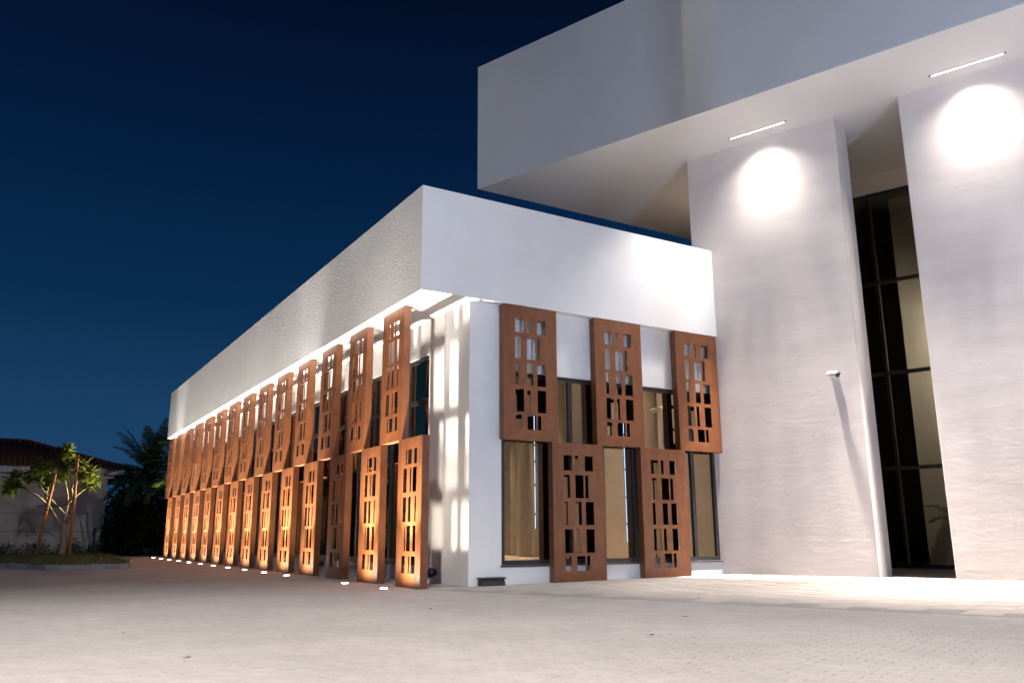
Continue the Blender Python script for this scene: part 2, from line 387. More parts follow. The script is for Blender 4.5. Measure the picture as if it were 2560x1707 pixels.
# long-side windows
nb_ = 12; bay = (LW1 - LW0) / nb_
mbf = MB(); mbp1 = MB(); mbp2 = MB(); TZ = 4.18
mbf.box(1.31, 1.41, 0, bay, LZ0, LZ0 + fw); mbf.box(1.31, 1.41, 0, bay, LZ1 - fw, LZ1)
mbf.box(1.31, 1.41, 0, 0.06, LZ0 + fw, LZ1 - fw); mbf.box(1.31, 1.41, bay - 0.06, bay, LZ0 + fw, LZ1 - fw)
mbf.box(1.31, 1.41, bay / 2 - 0.045, bay / 2 + 0.045, LZ0 + fw, LZ1 - fw)
for y0, y1 in ((0.06, bay / 2 - 0.045), (bay / 2 + 0.045, bay - 0.06)): mbf.box(1.31, 1.41, y0, y1, TZ - 0.05, TZ + 0.05)
fme = mbf.mesh('window', M['frame'])
pms = []
for y0, y1 in ((0.06, bay / 2 - 0.045), (bay / 2 + 0.045, bay - 0.06)):
    for z0, z1 in ((LZ0 + fw, TZ - 0.05), (TZ + 0.05, LZ1 - fw)):
        mb = MB(); mb.box(1.355, 1.365, y0 - 0.01, y1 + 0.01, z0 - 0.01, z1 + 0.01); pms.append(mb.mesh('pane', M['glass']))
for k in range(nb_):
    o = bpy.data.objects.new('window', fme); link(o, wingb); o.location = (0, LW0 + k * bay, 0)
    for pm in pms: link(bpy.data.objects.new('pane', pm), o)
mb = MB(); mb.box(1.25, 1.31, LW0, LW1, LZ0 - 0.03, LZ0 - 0.002); mb.build('sill', M['frame'], wingb)

# ------------------------------------------------------------------ rust screens
W3 = {'W': 0.160, 'M': 0.113, 'N': 0.062}
ROWS = ['WNW', 'MWN', 'NMW', 'WNW', 'MWN']
ZR = [(0.908, 0.797), (0.765, 0.597), (0.570, 0.403), (0.372, 0.205), (0.182, 0.077)]
CX = [(0.212, 0), (0.430, 0), (0.622, 0)]
def holes(variant):
    out = []
    for r, (z1, z0) in zip(ROWS, ZR):
        for (x, _), ch in zip(CX, r): out.append((x, x + W3[ch], z0, z1))
    if variant in ('mirror', 'turn'): out = [(1 - b, 1 - a, c, d) for a, b, c, d in out]
    if variant == 'turn':
        out = [(a, b, 1 - d + 0.0, 1 - c + 0.0) for a, b, c, d in [(a, b, c, d) for a, b, c, d in out]]
    return out
def plate_mesh(wd, ht, variant, th=0.012):
    hs = [(a * wd, b * wd, c * ht, d * ht) for a, b, c, d in holes(variant)]
    zs = sorted({0.0, ht} | {h[2] for h in hs} | {h[3] for h in hs}); mb = MB()
    def quadbar(x0, x1, z0, z1): mb.add([(x0, 0, z0), (x1, 0, z0), (x1, 0, z1), (x0, 0, z1)], [(0, 1, 2, 3)])
    for z0, z1 in zip(zs[:-1], zs[1:]):
        cuts = sorted((h[0], h[1]) for h in hs if h[2] <= z0 + 1e-6 and h[3] >= z1 - 1e-6); x = 0.0
        for a, b in cuts: quadbar(x, a, z0, z1); x = b
        quadbar(x, wd, z0, z1)
    base = list(zip(mb.v, [None])); nf = list(mb.f); v0 = [v for v in mb.v]
    mb.add([(x, th, z) for x, y, z in v0], [tuple(reversed(f)) for f in nf])
    def rim(x0, x1, z0, z1, inward):
        vs = [(x0, 0, z0), (x1, 0, z0), (x1, 0, z1), (x0, 0, z1), (x0, th, z0), (x1, th, z0), (x1, th, z1), (x0, th, z1)]
        fs = [(0, 1, 5, 4), (1, 2, 6, 5), (2, 3, 7, 6), (3, 0, 4, 7)]
        mb.add(vs, [tuple(reversed(f)) for f in fs] if inward else fs)
    for a, b, c, d in hs: rim(a, b, c, d, True)
    rim(0, wd, 0, ht, False)
    return mb.mesh('perforated_plate', M['rust'])
def edge_mesh(wd, ht, dp, th=0.012):
    mb = MB(); y0 = 0.0125
    mb.box(0, th, y0, dp, 0, ht); mb.box(wd - th, wd, y0, dp, 0, ht); mb.box(th, wd - th, y0, dp, 0, th); mb.box(th, wd - th, y0, dp, ht - th, ht)
    return mb.mesh('edge_return', M['rust'])
def rail_mesh(wd, ht, dp):
    mb = MB()
    for z in (0.19 * ht, 0.585 * ht): mb.box(0.012, wd - 0.012, dp - 0.05, dp - 0.01, z - 0.02, z + 0.02)
    return mb.mesh('back_rail', M['rust'])
cache = {}
def screen(loc, rz, wd, ht, variant, label, group, dp=0.165):
    key = (wd, round(ht, 3), variant, dp)
    if key not in cache: cache[key] = (plate_mesh(wd, ht, variant), edge_mesh(wd, ht, dp))
    o = empty('facade_screen', loc, rz); tag(o, label, 'screen', group)
    link(bpy.data.objects.new('perforated_plate', cache[key][0]), o); link(bpy.data.objects.new('edge_return', cache[key][1]), o)
    return o
PZ = 3.06
ORD = 'first second third fourth fifth sixth seventh eighth ninth tenth eleventh twelfth thirteenth fourteenth'.split()
PITCHL, LWD = 2.175, 1.185
LR = 0.20
for k in range(14):
    l0 = LR + PITCHL * k                                   # right edge along the wing
    p = wing(0.20, l0 + LWD)                               # local x runs right, i.e. towards -l
    zb = gz(p.x, p.y) - 0.004
    if k == 0: lb, gp = 'glowing rust steel screen standing at the corner beside the striped white wall', None
    elif k == 2: lb, gp = 'only dark unlit rust screen standing in the lower row of the long side', None
    else: lb, gp = ORD[k] + ' lower rust screen along the long side counting from the white corner, glowing', 'lit lower screens of the long side'
    screen((p.x, p.y, zb), AZ - math.pi / 2, LWD, PZ - zb, 'turn', lb, gp)
    l1 = 1.265 + PITCHL * k
    if l1 + LWD < 31.0:
        p = wing(0.20, l1 + LWD)
        if k == 0: lb, gp = 'brown upper screen hung under the parapet next to the white corner', None
        else: lb, gp = ORD[k] + ' upper brown screen along the long side counting from the white corner', 'upper screens of the long side'
        screen((p.x, p.y, PZ + 0.004), AZ - math.pi / 2, LWD, ZB - PZ - 0.02, 'mirror' if k == 0 else 'turn', lb, gp)
SWD = 1.39
for s0, lab in ((2.0, 'dark brown upper screen on the short side nearest the striped white wall'), (4.465, 'brown upper screen in the middle of the short side'),
                (6.965, 'orange brown upper screen on the short side touching the tall plaster pier')):
    p = wing(s0, 0.005); screen((p.x, p.y, PZ + 0.004), AZ, SWD, ZB - PZ - 0.02, 'plain', lab, 'upper screens of the short side', 0.18)
for s0, lab in ((3.23, 'brown lower screen on the short side nearer the small black box'), (5.715, 'orange brown lower screen on the short side nearer the plaster pier')):
    p = wing(s0, 0.005); zb = gz(p.x, p.y) - 0.004
    screen((p.x, p.y, zb), AZ, SWD, PZ - zb, 'plain', lab, 'lower screens of the short side', 0.18)

# ------------------------------------------------------------------ in-ground spots
def spot(name, loc, direction, power, size, blend, col, radius, parent):
    d = bpy.data.lights.new(name, 'SPOT'); d.energy = power; d.spot_size = math.radians(size); d.spot_blend = blend
    d.color = col; d.shadow_soft_size = radius
    o = bpy.data.objects.new(name, d); link(o, parent); o.location = loc
    o.rotation_euler = Vector(direction).to_track_quat('-Z', 'Y').to_euler(); return o
mb = MB(); mb.lathe([(0.105, -0.05), (0.105, 0.004), (0.098, 0.010), (0.078, 0.010), (0.076, 0.004), (0.02, 0.003)], 24); rim_me = mb.mesh('rim', M['steel'])
mb = MB(); mb.lathe([(0.075, 0.0045), (0.072, 0.014), (0.05, 0.019), (0.01, 0.021)], 24); lens_me = mb.mesh('lens', M['lens_on'])
for k in range(14):
    if k == 2: continue
    p = wing(-0.34, LR + LWD / 2 - 0.10 + PITCHL * k)
    u = empty('ground_uplight', (p.x, p.y, gz(p.x, p.y)), AZ)
    tag(u, 'lit round spot in the paving before the ' + ORD[k] + ' lower screen from the white corner', 'uplight', 'uplights along the long side')
    link(bpy.data.objects.new('rim', rim_me), u); link(bpy.data.objects.new('lens', lens_me), u)
    tx = 0.045
    if k in (3, 12): tx = 0.0
    spot('uplight_beam', (0, 0, 0.045), (tx, random.uniform(-0.02, 0.02), 1.0), P_UP, 64, 1.0, (1.0, 0.90, 0.78), 0.022, u)
    if k in (3, 12): spot('uplight_stray', (0, 0, 0.045), (-0.01, 0.02, 1.0), 8000, 26, 1.0, (1.0, 0.93, 0.84), 0.03, u)
    spot('uplight_spill', (0, 0, 0.05), (0.3, 0, 1.0), P_SPILL, 160, 1.0, (1.0, 0.88, 0.72), 0.05, u)

# ------------------------------------------------------------------ tall hall
hallb = empty('tall_hall', HO, AZ2)
tag(hallb, 'tall white hall with huge projecting canopy, wide plaster piers and dark glazing', 'building')
dS = (US.dot(VV), US.dot(NN))
mb = MB(); mb.prism([(0, 0), (40, 0), (40, 17), (dS[0] * 18.1, dS[1] * 18.1)], OB + 0.03, OT); mb.build('canopy', M['canopy'], hallb)
mb = MB(); mb.prism([(0.002, 0.004), (40, 0.004), (40, 16.9), (dS[0] * 18.0 + 0.01, dS[1] * 18.0)], OB, OB + 0.029); mb.build('soffit', M['soffit'], hallb)
piers = [(5.715 + 5.485 * k, 9.708 + 5.485 * k) for k in range(6)]
for t0, t1 in piers:
    mb = MB(); mb.box(t0, t1, COLN, COLN + 0.97, -0.3, OB + 0.05)
    o = mb.build('pier', M['trowel'], hallb, 0.02, 2)
mb = MB(); WZ0, WZ1, WN = 0.20, 10.60, 6.5
mb.box(6.2, 38, WN, WN + 0.25, WZ1, OB + 0.02); mb.box(6.2, 38, WN, WN + 0.25, -0.3, WZ0); mb.box(6.2, 6.45, COLN + 0.97, WN, -0.3, OB + 0.02); mb.box(6.2, 6.46, WN, WN + 0.25, WZ0, WZ1); mb.box(37.7, 38, COLN + 0.9, WN, -0.3, OB + 0.02)
mb.build('wall', M['trowel'], hallb)
mb = MB(); mb.box(6.45, 38, 12, 12.2, -0.2, OB + 0.02); mb.box(6.2, 6.45, WN + 0.25, 12, -0.2, OB + 0.02); mb.box(37.75, 38, WN + 0.25, 12, -0.2, OB + 0.02); mb.build('inner_wall', M['dark_in'], hallb)
mb = MB(); mb.box(6.45, 37.75, WN + 0.25, 12, -0.1, 0.2); mb.build('floor', M['dark_in'], hallb)
mulls = [6.5] + [7.95 + 1.3 * k for k in range(23)] + [37.6]
trs = [WZ0 + 0.05, 2.78, 5.35, 7.94, WZ1 - 0.06]
mb = MB()
for t_ in mulls: mb.box(t_ - 0.04, t_ + 0.04, WN - 0.03, WN + 0.09, WZ0, WZ1)
for z_ in trs:
    for a_, b_ in zip(mulls[:-1], mulls[1:]): mb.box(a_ + 0.04, b_ - 0.04, WN - 0.022, WN + 0.08, z_ - 0.05, z_ + 0.05)
win = mb.build('window', M['frame'], hallb)
for a_, b_ in zip(mulls[:-1], mulls[1:]):
    for z0, z1 in zip(trs[:-1], trs[1:]):
        mb = MB(); mb.box(a_ + 0.03, b_ - 0.03, WN + 0.025, WN + 0.035, z0 + 0.04, z1 - 0.04); mb.build('pane', M['hall_glass'], win)

mb = MB(); mb.box(9.44, 37, 8.0, 8.2, 0.2, 10.9); mb.build('partition', M['tan'], hallb)
mb = MB(); mb.box(9.44, 37, 7.98, 7.998, 0.2, 0.3); mb.build('skirting', M['white'], hallb)
mb = MB(); mb.box(6.45, 37.75, WN + 0.26, 12, 10.92, 11.05); mb.build('ceiling', M['dark_in'], hallb)
for t_ in (12.4, 18.0):
    o = empty('pendant_lamp', hall(t_, 7.3, 10.92)); tag(o, 'lit warm pendant lamp hanging inside the glazed hall', 'pendant lamp', 'pendants inside the hall')
    mb = MB(); mb.tube([(0, 0, 0), (0, 0, -4.0)], [0.008, 0.008], 6); mb.build('cord', M['frame'], o)
    mb = MB(); mb.lathe([(0.03, -3.95), (0.09, -4.0), (0.20, -4.3), (0.19, -4.3), (0.08, -4.02), (0.02, -3.98)], 20); mb.build('shade', M['frame'], o)
    mb = MB(); mb.lathe([(0.02, -4.1), (0.06, -4.14), (0.07, -4.2), (0.05, -4.26), (0.01, -4.28)], 16); mb.build('bulb', M['pend'], o)
    d = bpy.data.lights.new('pendant_light', 'POINT'); d.energy = 1400; d.color = (1.0, 0.97, 0.94); d.shadow_soft_size = 0.08
    a = bpy.data.objects.new('pendant_light', d); link(a, o); a.location = (0, 0, -4.42)

# linear downlights under the canopy
def light_bar(t0, t1, lab, fan, side=0):
    L = t1 - t0; o = empty('light_bar', hall((t0 + t1) / 2, 1.70, OB), AZ2); tag(o, lab, 'ceiling light', 'linear lights under the canopy')
    mb = MB(); mb.box(-L / 2, L / 2, -0.02, 0.02, -0.025, 0.002); mb.build('housing', M['white_plastic'], o, 0.002)
    mb = MB()
    nl = 36
    for i in range(nl):
        x = -L / 2 + 0.05 + (L - 0.1) * i / (nl - 1); mb.lathe([(0.011, 0.0), (0.011, -0.005), (0.006, -0.010)], 8, (x, 0, -0.0255))
    mb.build('led_row', M['led'], o)
    for s in (-1, 1):
        mb = MB(); mb.box(s * L / 2 - 0.02, s * L / 2 + 0.02, -0.026, 0.026, -0.035, 0.002); mb.build('end_cap', M['steel'], o, 0.003)
    for dx, cone, pw in ((0, 62, 0.55), (0, 84, 0.7), (0, 128, 0.9)):
        spot('bar_wash', (dx, 0, -0.10), (dx * 0.5, 0.10, -1), P_BAR * pw, cone, 1.0, (1.0, 0.92, 0.85), 0.16, o)
    if side: spot('bar_side', (-0.5, 0, -0.10), (-0.46, -0.30, -1), 2300, 58, 1.0, (1.0, 0.93, 0.87), 0.2, o)
    for dx in fan:
        spot('bar_core', (dx * 1.6, 0, -0.07), (dx, -0.022, -1), P_BAR_CORE, 15, 1.0, (1.0, 0.90, 0.82), 0.12, o)
    for dx in (0.10, 0.42): spot('bar_throw', (dx, 0, -0.07), (dx, -0.24, -1), P_THROW, 46, 1.0, (1.0, 0.90, 0.82), 0.15, o)
FAN = tuple(-0.32 + 0.08 * q for q in range(9))
light_bar(7.20, 8.70, 'lit linear light in the canopy above the pier with the camera', FAN[2:], 1)
light_bar(12.02, 13.52, 'lit linear light in the canopy above the pier right of the tall glazing', FAN)
for k in range(4): light_bar(17.5 + 5.485 * k, 19.0 + 5.485 * k, 'lit linear light in the canopy above a far pier', (-0.2, 0.2))

# ------------------------------------------------------------------ lamps behind the camera
def mast(loc, h, head_dir, lab, power, col, lensm, size, blend, r=0.06):
    o = empty('yard_lamp', (loc[0], loc[1], gz(*loc))); tag(o, lab, 'lamp post')
    mb = MB(); mb.lathe([(0.16, 0), (0.16, 0.03), (0.09, 0.05), (r, 0.12), (r * 0.75, h)], 16); mb.build('post', M['post'], o)
    hd = empty('lamp_head', (0, 0, h), math.atan2(head_dir[1], head_dir[0]), o)
    el = -math.atan2(head_dir[2], math.hypot(head_dir[0], head_dir[1])); hd.rotation_euler = (0, el, hd.rotation_euler.z)
    mb = MB(); mb.box(-0.1, 0.16, -0.2, 0.2, -0.14, 0.14); mb.build('housing', M['post'], hd, 0.02)
    mb = MB(); mb.box(0.161, 0.168, -0.17, 0.17, -0.11, 0.11); mb.build('lens', lensm, hd)
    spot('lamp_beam', (0.22, 0, 0), (1, 0, 0), power, size, blend, col, 0.12, hd)
    return o
mast((10.07, -2.46), 4.6, (-0.30, 0.90, 0.30), 'tall grey flood light mast with cool head facing the hall', P_FLOOD_B, (0.50, 0.665, 1.0), M['flood_lens'], 84, 0.7)
yl = mast((-4.0, -8.0), 16.0, (0.03, 0.27, -0.963), 'tall grey yard lamp with warm head lighting the forecourt', P_FLOOD_C, (1.0, 0.95, 0.925), M['yard_lens'], 98, 0.5)
spot('wing_house_fill', (0.0, 0.35, 15.8), (-10.0, 38.5, -12.0), P_FILL_C, 60, 1.0, (0.95, 0.96, 1.0), 0.12, yl)  # added fill spot, brightens the wing's long side and the house
fl_ = wing(3.0, 32.2); td = Vector((-22.0, 41.5, 4.0)) - Vector((fl_.x, fl_.y, 3.2))  # added lamp hidden by the wing, brightens the tree from the right
mast((fl_.x, fl_.y), 3.2, tuple(td.normalized()), 'short added lamp post unseen behind the far end of the wing to light the plumeria', 14000, (1.0, 0.88, 0.50), M['yard_lens'], 36, 0.8)
o = empty('flagpole', (8.9, 1.85, gz(8.9, 1.85))); tag(o, 'bare slender grey flagpole in the forecourt', 'flagpole')
mb = MB(); mb.lathe([(0.15, 0), (0.15, 0.04), (0.05, 0.08), (0.045, 4), (0.038, 9.0)], 14); mb.build('pole', M['post'], o)
mb = MB(); mb.lathe([(0.01, 8.98), (0.06, 9.02), (0.075, 9.08), (0.06, 9.14), (0.01, 9.17)], 14); mb.build('finial', M['steel'], o)

pb = hall(6.19, 5.0, 9.2); o = empty('soffit_fill_lamp', pb, AZ2 + math.pi); tag(o, 'small warm lamp added out of sight above the wing roof to light the soffit', 'wall light')  # added unseen lamp, warms the dark soffit left of the first pier
mb = MB(); mb.lathe([(0.13, 0.0), (0.13, 0.03), (0.115, 0.04)], 20, axis='X'); mb.build('wall_base', M['post'], o)
mb = MB(); mb.lathe([(0.10, 0.041), (0.095, 0.07), (0.06, 0.095), (0.01, 0.10)], 20, axis='X'); mb.build('lens', M['pend'], o)
d = bpy.data.lights.new('soffit_fill_light', 'POINT'); d.energy = 42; d.color = (1.0, 0.72, 0.48); d.shadow_soft_size = 0.08
a = bpy.data.objects.new('soffit_fill_light', d); link(a, o); a.location = (0.22, 0, 0)

# ------------------------------------------------------------------ small fixtures
def cctv(loc, wall_n, look, lab, sc=1.2):
    """bullet camera: round base on the wall, short arm, hooded barrel with a dark face"""
    o = empty('security_camera', loc); tag(o, lab, 'camera', 'security cameras'); o.scale = (sc, sc, sc)
    wn = Vector(wall_n).normalized(); up = Vector((0, 0, 1)); b = wn.cross(up).normalized()
    rt = Matrix((wn, b, up)).transposed()
    base = MB(); base.lathe([(0.075, -0.01), (0.075, 0.045), (0.06, 0.06)], 20, axis='X'); bo = base.build('wall_base', M['white_plastic'], o); bo.rotation_euler = rt.to_euler()
    ld = Vector(look).normalized(); c0 = wn * 0.13 + Vector((0, 0, -0.005))
    am = MB(); am.tube([wn * 0.05, wn * 0.10, c0], [0.026, 0.024, 0.028], 10); am.build('arm', M['white_plastic'], o)
    b2 = ld.cross(up).normalized(); u2 = b2.cross(ld); r2 = Matrix((ld, b2, u2)).transposed()
    bd = MB(); bd.lathe([(0.03, -0.10), (0.052, -0.095), (0.056, -0.06), (0.056, 0.17), (0.052, 0.176)], 20, axis='X'); k = bd.build('barrel', M['white_plastic'], o); k.location = c0; k.rotation_euler = r2.to_euler()
    hd = MB()
    for i in range(9):
        a0 = math.pi * (0.12 + 0.76 * i / 9); a1 = math.pi * (0.12 + 0.76 * (i + 1) / 9)
        q = [(x, math.cos(a) * 0.062, math.sin(a) * 0.062) for x in (-0.08, 0.21) for a in (a0, a1)]
        hd.add(q, [(0, 1, 3, 2)], True); q2 = [(x, math.cos(a) * 0.065, math.sin(a) * 0.065) for x in (-0.08, 0.21) for a in (a0, a1)]
        hd.add(q2, [(0, 2, 3, 1)], True)
    k2 = hd.build('hood', M['white_plastic'], o); k2.location = c0; k2.rotation_euler = r2.to_euler()
    fc = MB(); fc.lathe([(0.050, 0.175), (0.050, 0.18), (0.03, 0.181), (0.02, 0.178)], 20, axis='X'); k3 = fc.build('lens_face', M['black_plastic'], o); k3.location = c0; k3.rotation_euler = r2.to_euler()
cctv(hall(9.14, COLN, 4.68), -NN, VV * 0.75 - NN * 0.6 + Vector((0, 0, -0.22)), 'white bullet security camera fixed to the plaster pier above its own shadow')
pe = wing(0.6, WL, 6.18)
cctv(pe, UL, UL * 0.6 - US * 0.5 + Vector((0, 0, -0.25)), 'white security camera on the far end of the long parapet')

p = wing(1.75, 0.075); o = empty('bait_box', (p.x, p.y, gz(p.x, p.y)), AZ); tag(o, 'small black plastic bait box on the paving against the white wall', 'box')
mb = MB(); mb.add([(-0.27, -0.10, 0.0), (0.27, -0.10, 0.0), (0.27, 0.13, 0.0), (-0.27, 0.13, 0.0), (-0.255, -0.075, 0.13), (0.255, -0.075, 0.13), (0.255, 0.13, 0.13), (-0.255, 0.13, 0.13)],
                  [(3, 2, 1, 0), (4, 5, 6, 7), (0, 1, 5, 4), (1, 2, 6, 5), (2, 3, 7, 6), (3, 0, 4, 7)]); mb.build('body', M['black_plastic'], o, 0.012)
mb = MB(); mb.box(-0.285, 0.285, -0.10, 0.135, 0.131, 0.165); mb.build('lid', M['black_plastic'], o, 0.012)
mb = MB(); mb.lathe([(0.035, -0.001), (0.035, 0.004), (0.02, 0.005)], 14, (-0.277, 0.02, 0.06), 'X'); mb.build('entry_hole', M['frame'], o)

for l_, z_, lab in ((1.70, 0.30, 'round dark wall spotlight low on the striped white wall'), (9.15, 0.33, 'round dark wall spotlight behind the unlit rust screen')):
    p = wing(1.28, l_, z_); o = empty('wall_spotlight', p, AZ + math.pi); tag(o, lab, 'wall light', 'dark wall lights')
    mb = MB(); mb.lathe([(0.05, 0.0), (0.05, 0.02), (0.035, 0.03)], 16, axis='X'); mb.build('wall_base', M['navy_plastic'], o)
    mb = MB(); mb.lathe([(0.02, 0.02), (0.07, 0.04), (0.098, 0.08), (0.105, 0.13), (0.098, 0.18), (0.075, 0.215), (0.03, 0.225)], 20, axis='X'); mb.build('globe', M['navy_plastic'], o)
    mb = MB(); mb.lathe([(0.06, 0.216), (0.055, 0.228), (0.02, 0.23)], 16, axis='X'); mb.build('lens', M['frame'], o)
p = wing(1.16, 1.83); o = empty('pipe_stub', (p.x, p.y, gz(p.x, p.y))); tag(o, 'small white capped pipe stub at the foot of the white wall', 'pipe')
mb = MB(); mb.lathe([(0.024, -0.02), (0.024, 0.055)], 14); mb.build('pipe', M['white_plastic'], o)
mb = MB(); mb.lathe([(0.034, 0.05), (0.036, 0.075), (0.028, 0.095), (0.01, 0.1)], 14); mb.build('cap', M['white_plastic'], o)
for s_, z0, z1, lab in ((2.945, 1.2, 3.85, 'thin cool blue light strip on the window pane nearest the black box'), (5.452, 0.9, 3.75, 'thin cool blue light strip on the window between the two lower screens')):
    p = wing(s_, 0.285); o = empty('light_strip', (p.x, p.y, z0), AZ); tag(o, lab, 'light strip', 'blue light strips')
    mb = MB(); mb.box(-0.012, 0.012, 0.0, 0.009, 0, z1 - z0); mb.build('channel', M['steel'], o)
    zz = 0.0; mb = MB()
    while zz < z1 - z0 - 0.3:
        ln = random.uniform(0.25, 0.8); mb.box(-0.007, 0.007, -0.004, -0.0005, zz + 0.02, min(zz + ln, z1 - z0)); zz += ln + 0.04
    mb.build('diffuser', M['led_blue'], o)

# ------------------------------------------------------------------ planting
def leaf_mat(name, a, b, rough=0.45):
    m, t, P, out = new_mat(name); geo = N(t, "ShaderNodeNewGeometry"); P.inputs["Roughness"].default_value = rough
    f = N(t, "ShaderNodeTexNoise"); f.inputs["Scale"].default_value = 2.5; t.links.new(geo.outputs["Position"], f.inputs["Vector"])
    t.links.new(ramp(t, f.outputs["Fac"], a, b), P.inputs["Base Color"])
    trn = N(t, "ShaderNodeBsdfTranslucent"); trn.inputs[0].default_value = (b[0] * 1.2, b[1] * 1.2, b[2], 1)
    ms = N(t, "ShaderNodeMixShader"); ms.inputs[0].default_value = 0.2
    t.links.new(P.outputs[0], ms.inputs[1]); t.links.new(trn.outputs[0], ms.inputs[2]); t.links.new(ms.outputs[0], out.inputs[0]); return m
M['leaf'] = leaf_mat('plumeria_leaf', (0.075, 0.125, 0.022), (0.21, 0.235, 0.045))
M['frond'] = leaf_mat('palm_leaf', (0.03, 0.055, 0.02), (0.05, 0.085, 0.03))
M['hedge'] = leaf_mat('hedge_leaf', (0.02, 0.035, 0.012), (0.04, 0.06, 0.02))
M['grass'] = leaf_mat('lawn', (0.05, 0.075, 0.012), (0.09, 0.115, 0.02), 0.7)
M['bark'] = mat('grey_bark', (0.20, 0.15, 0.10), (0.33, 0.27, 0.20), 9, 0.85, bump_s=0.4, bump_scale=30, bump_d=0.01)
M['stake'] = mat('stained_timber', (0.34, 0.135, 0.04), (0.45, 0.19, 0.06), 6, 0.7, stretch=(4, 4, 0.6))
M['tie'] = mat('dark_tie', (0.03, 0.022, 0.018), (0.05, 0.04, 0.03), 10, 0.8)
M['kerb'] = mat('grey_kerb', (0.20, 0.20, 0.22), (0.34, 0.335, 0.35), 2.2, 0.85, bump_s=0.3, bump_scale=25, bump_d=0.01)
M['palmbark'] = mat('palm_bark', (0.05, 0.035, 0.025), (0.10, 0.075, 0.05), 6, 0.95, bump_s=0.8, bump_scale=14, bump_d=0.03)

def leaf(mb, base, d, L, wd, droop, side):
    """one long oval leaf: a folded strip of four quads bending downwards"""
    d = d.normalized(); s = d.cross(Vector((0, 0, 1)))
    if s.length < 0.05: s = Vector((1, 0, 0))
    s = (s.normalized() + Vector((0, 0, side))).normalized(); p = Vector(base); prof = [0.22, 0.8, 1.0, 0.72, 0.06]; b = len(mb.v); dd = d.copy()
    for i, w_ in enumerate(prof):
        mb.v += [tuple(p - s * wd * w_ * 0.5), tuple(p + s * wd * w_ * 0.5)]
        dd = (dd + Vector((0, 0, -droop))).normalized(); p = p + dd * L / 4
    for i in range(4): mb.f.append([b + 2 * i, b + 2 * i + 1, b + 2 * i + 3, b + 2 * i + 2]); mb.smooth.append(True); mb.m.append(0)

TB = Vector((-21.78, 41.49, gz(-21.78, 41.49) + 0.1))
tree = empty('plumeria_tree', TB); tag(tree, 'young plumeria tree with stubby branches tied to two stakes', 'tree')
mb = MB(); mb.tube([(0, 0, -0.1), (0.0, 0, 0.15), (0.03, 0, 0.7), (-0.03, 0.02, 1.1), (-0.02, 0, 1.55)], [0.21, 0.17, 0.15, 0.155, 0.15], 12); mb.build('trunk', M['bark'], tree)
rel = lambda x, z, y=0.0: Vector((x + 21.78, y, z - TB.z))
branches = [([(-21.83, 1.6, 0), (-22.2, 2.1, -.1), (-22.62, 2.75, -.2), (-22.78, 3.2, -.2), (-22.75, 3.6, -.15), (-23.0, 4.0, -.1)], .085),
            ([(-21.8, 1.6, 0), (-21.6, 2.2, .1), (-21.55, 2.9, .1), (-21.68, 3.5, 0), (-21.8, 4.2, 0), (-22.1, 4.9, .1), (-22.2, 5.25, .1)], .085),
            ([(-21.83, 1.65, 0), (-21.98, 2.3, .3), (-21.95, 2.8, .4), (-21.7, 3.15, .5), (-21.25, 3.6, .6), (-20.98, 4.0, .6)], .08),
            ([(-22.62, 2.75, -.2), (-23.0, 3.15, -.5), (-23.5, 3.42, -.8), (-23.95, 3.65, -.9)], .055),
            ([(-21.95, 2.8, .4), (-22.15, 3.3, .6), (-22.45, 3.8, .9), (-22.6, 4.2, 1.0)], .055),
            ([(-21.68, 3.5, 0), (-21.35, 3.75, -.4), (-21.05, 4.15, -.6)], .05),
            ([(-22.75, 3.6, -.15), (-23.2, 3.95, .2), (-23.5, 4.35, .5)], .05),
            ([(-21.98, 2.3, .3), (-22.2, 2.9, -.6), (-22.5, 3.4, -1.0), (-22.7, 3.9, -1.2)], .05),
            ([(-21.8, 4.2, 0), (-21.5, 4.55, .3), (-21.35, 4.75, .4)], .04),
            ([(-23.5, 3.42, -.8), (-24.0, 3.95, -.6), (-24.2, 4.2, -.5)], .04)]
crown = empty('crown', (0, 0, 0), 0, tree); tips = []
for pts, r0 in branches:
    P_ = [rel(x, z, y) for x, z, y in pts]; k = len(P_)
    mb = MB(); mb.tube(P_, [r0 * (1 - 0.5 * i / (k - 1)) for i in range(k)], 8); mb.build('limb', M['bark'], tree); tips.append((P_[-1], (P_[-1] - P_[-2]).normalized()))
    if len(pts) > 4: tips.append((P_[-2] + Vector((random.uniform(-.2, .2), random.uniform(-.2, .2), 0.1)), (P_[-2] - P_[-3]).normalized()))
extra = [(-23.1, 4.55, .2), (-23.75, 4.3, 0), (-22.7, 4.6, -.5), (-24.4, 3.75, -.6), (-22.35, 4.5, .3), (-21.9, 4.55, -.3), (-20.9, 4.35, .2), (-21.0, 3.85, .9), (-24.15, 3.35, -1.0), (-23.4, 3.9, 1.0), (-22.0, 5.1, -.2), (-22.9, 4.1, 1.0), (-23.3, 4.7, -.4), (-22.5, 4.75, .6), (-21.5, 4.3, .8), (-20.75, 4.0, -.2), (-24.0, 4.0, .4), (-22.2, 5.45, .1), (-21.9, 4.9, .5)]
for x, z, y in extra:
    q = rel(x, z, y); near = min(tips, key=lambda a: (a[0] - q).length)
    mb = MB(); mb.tube([near[0] - near[1] * 0.2, (near[0] + q) / 2 + Vector((0, 0, -0.05)), q], [0.03, 0.028, 0.024], 6); mb.build('limb', M['bark'], tree)
    tips.append((q, (q - near[0]).normalized()))
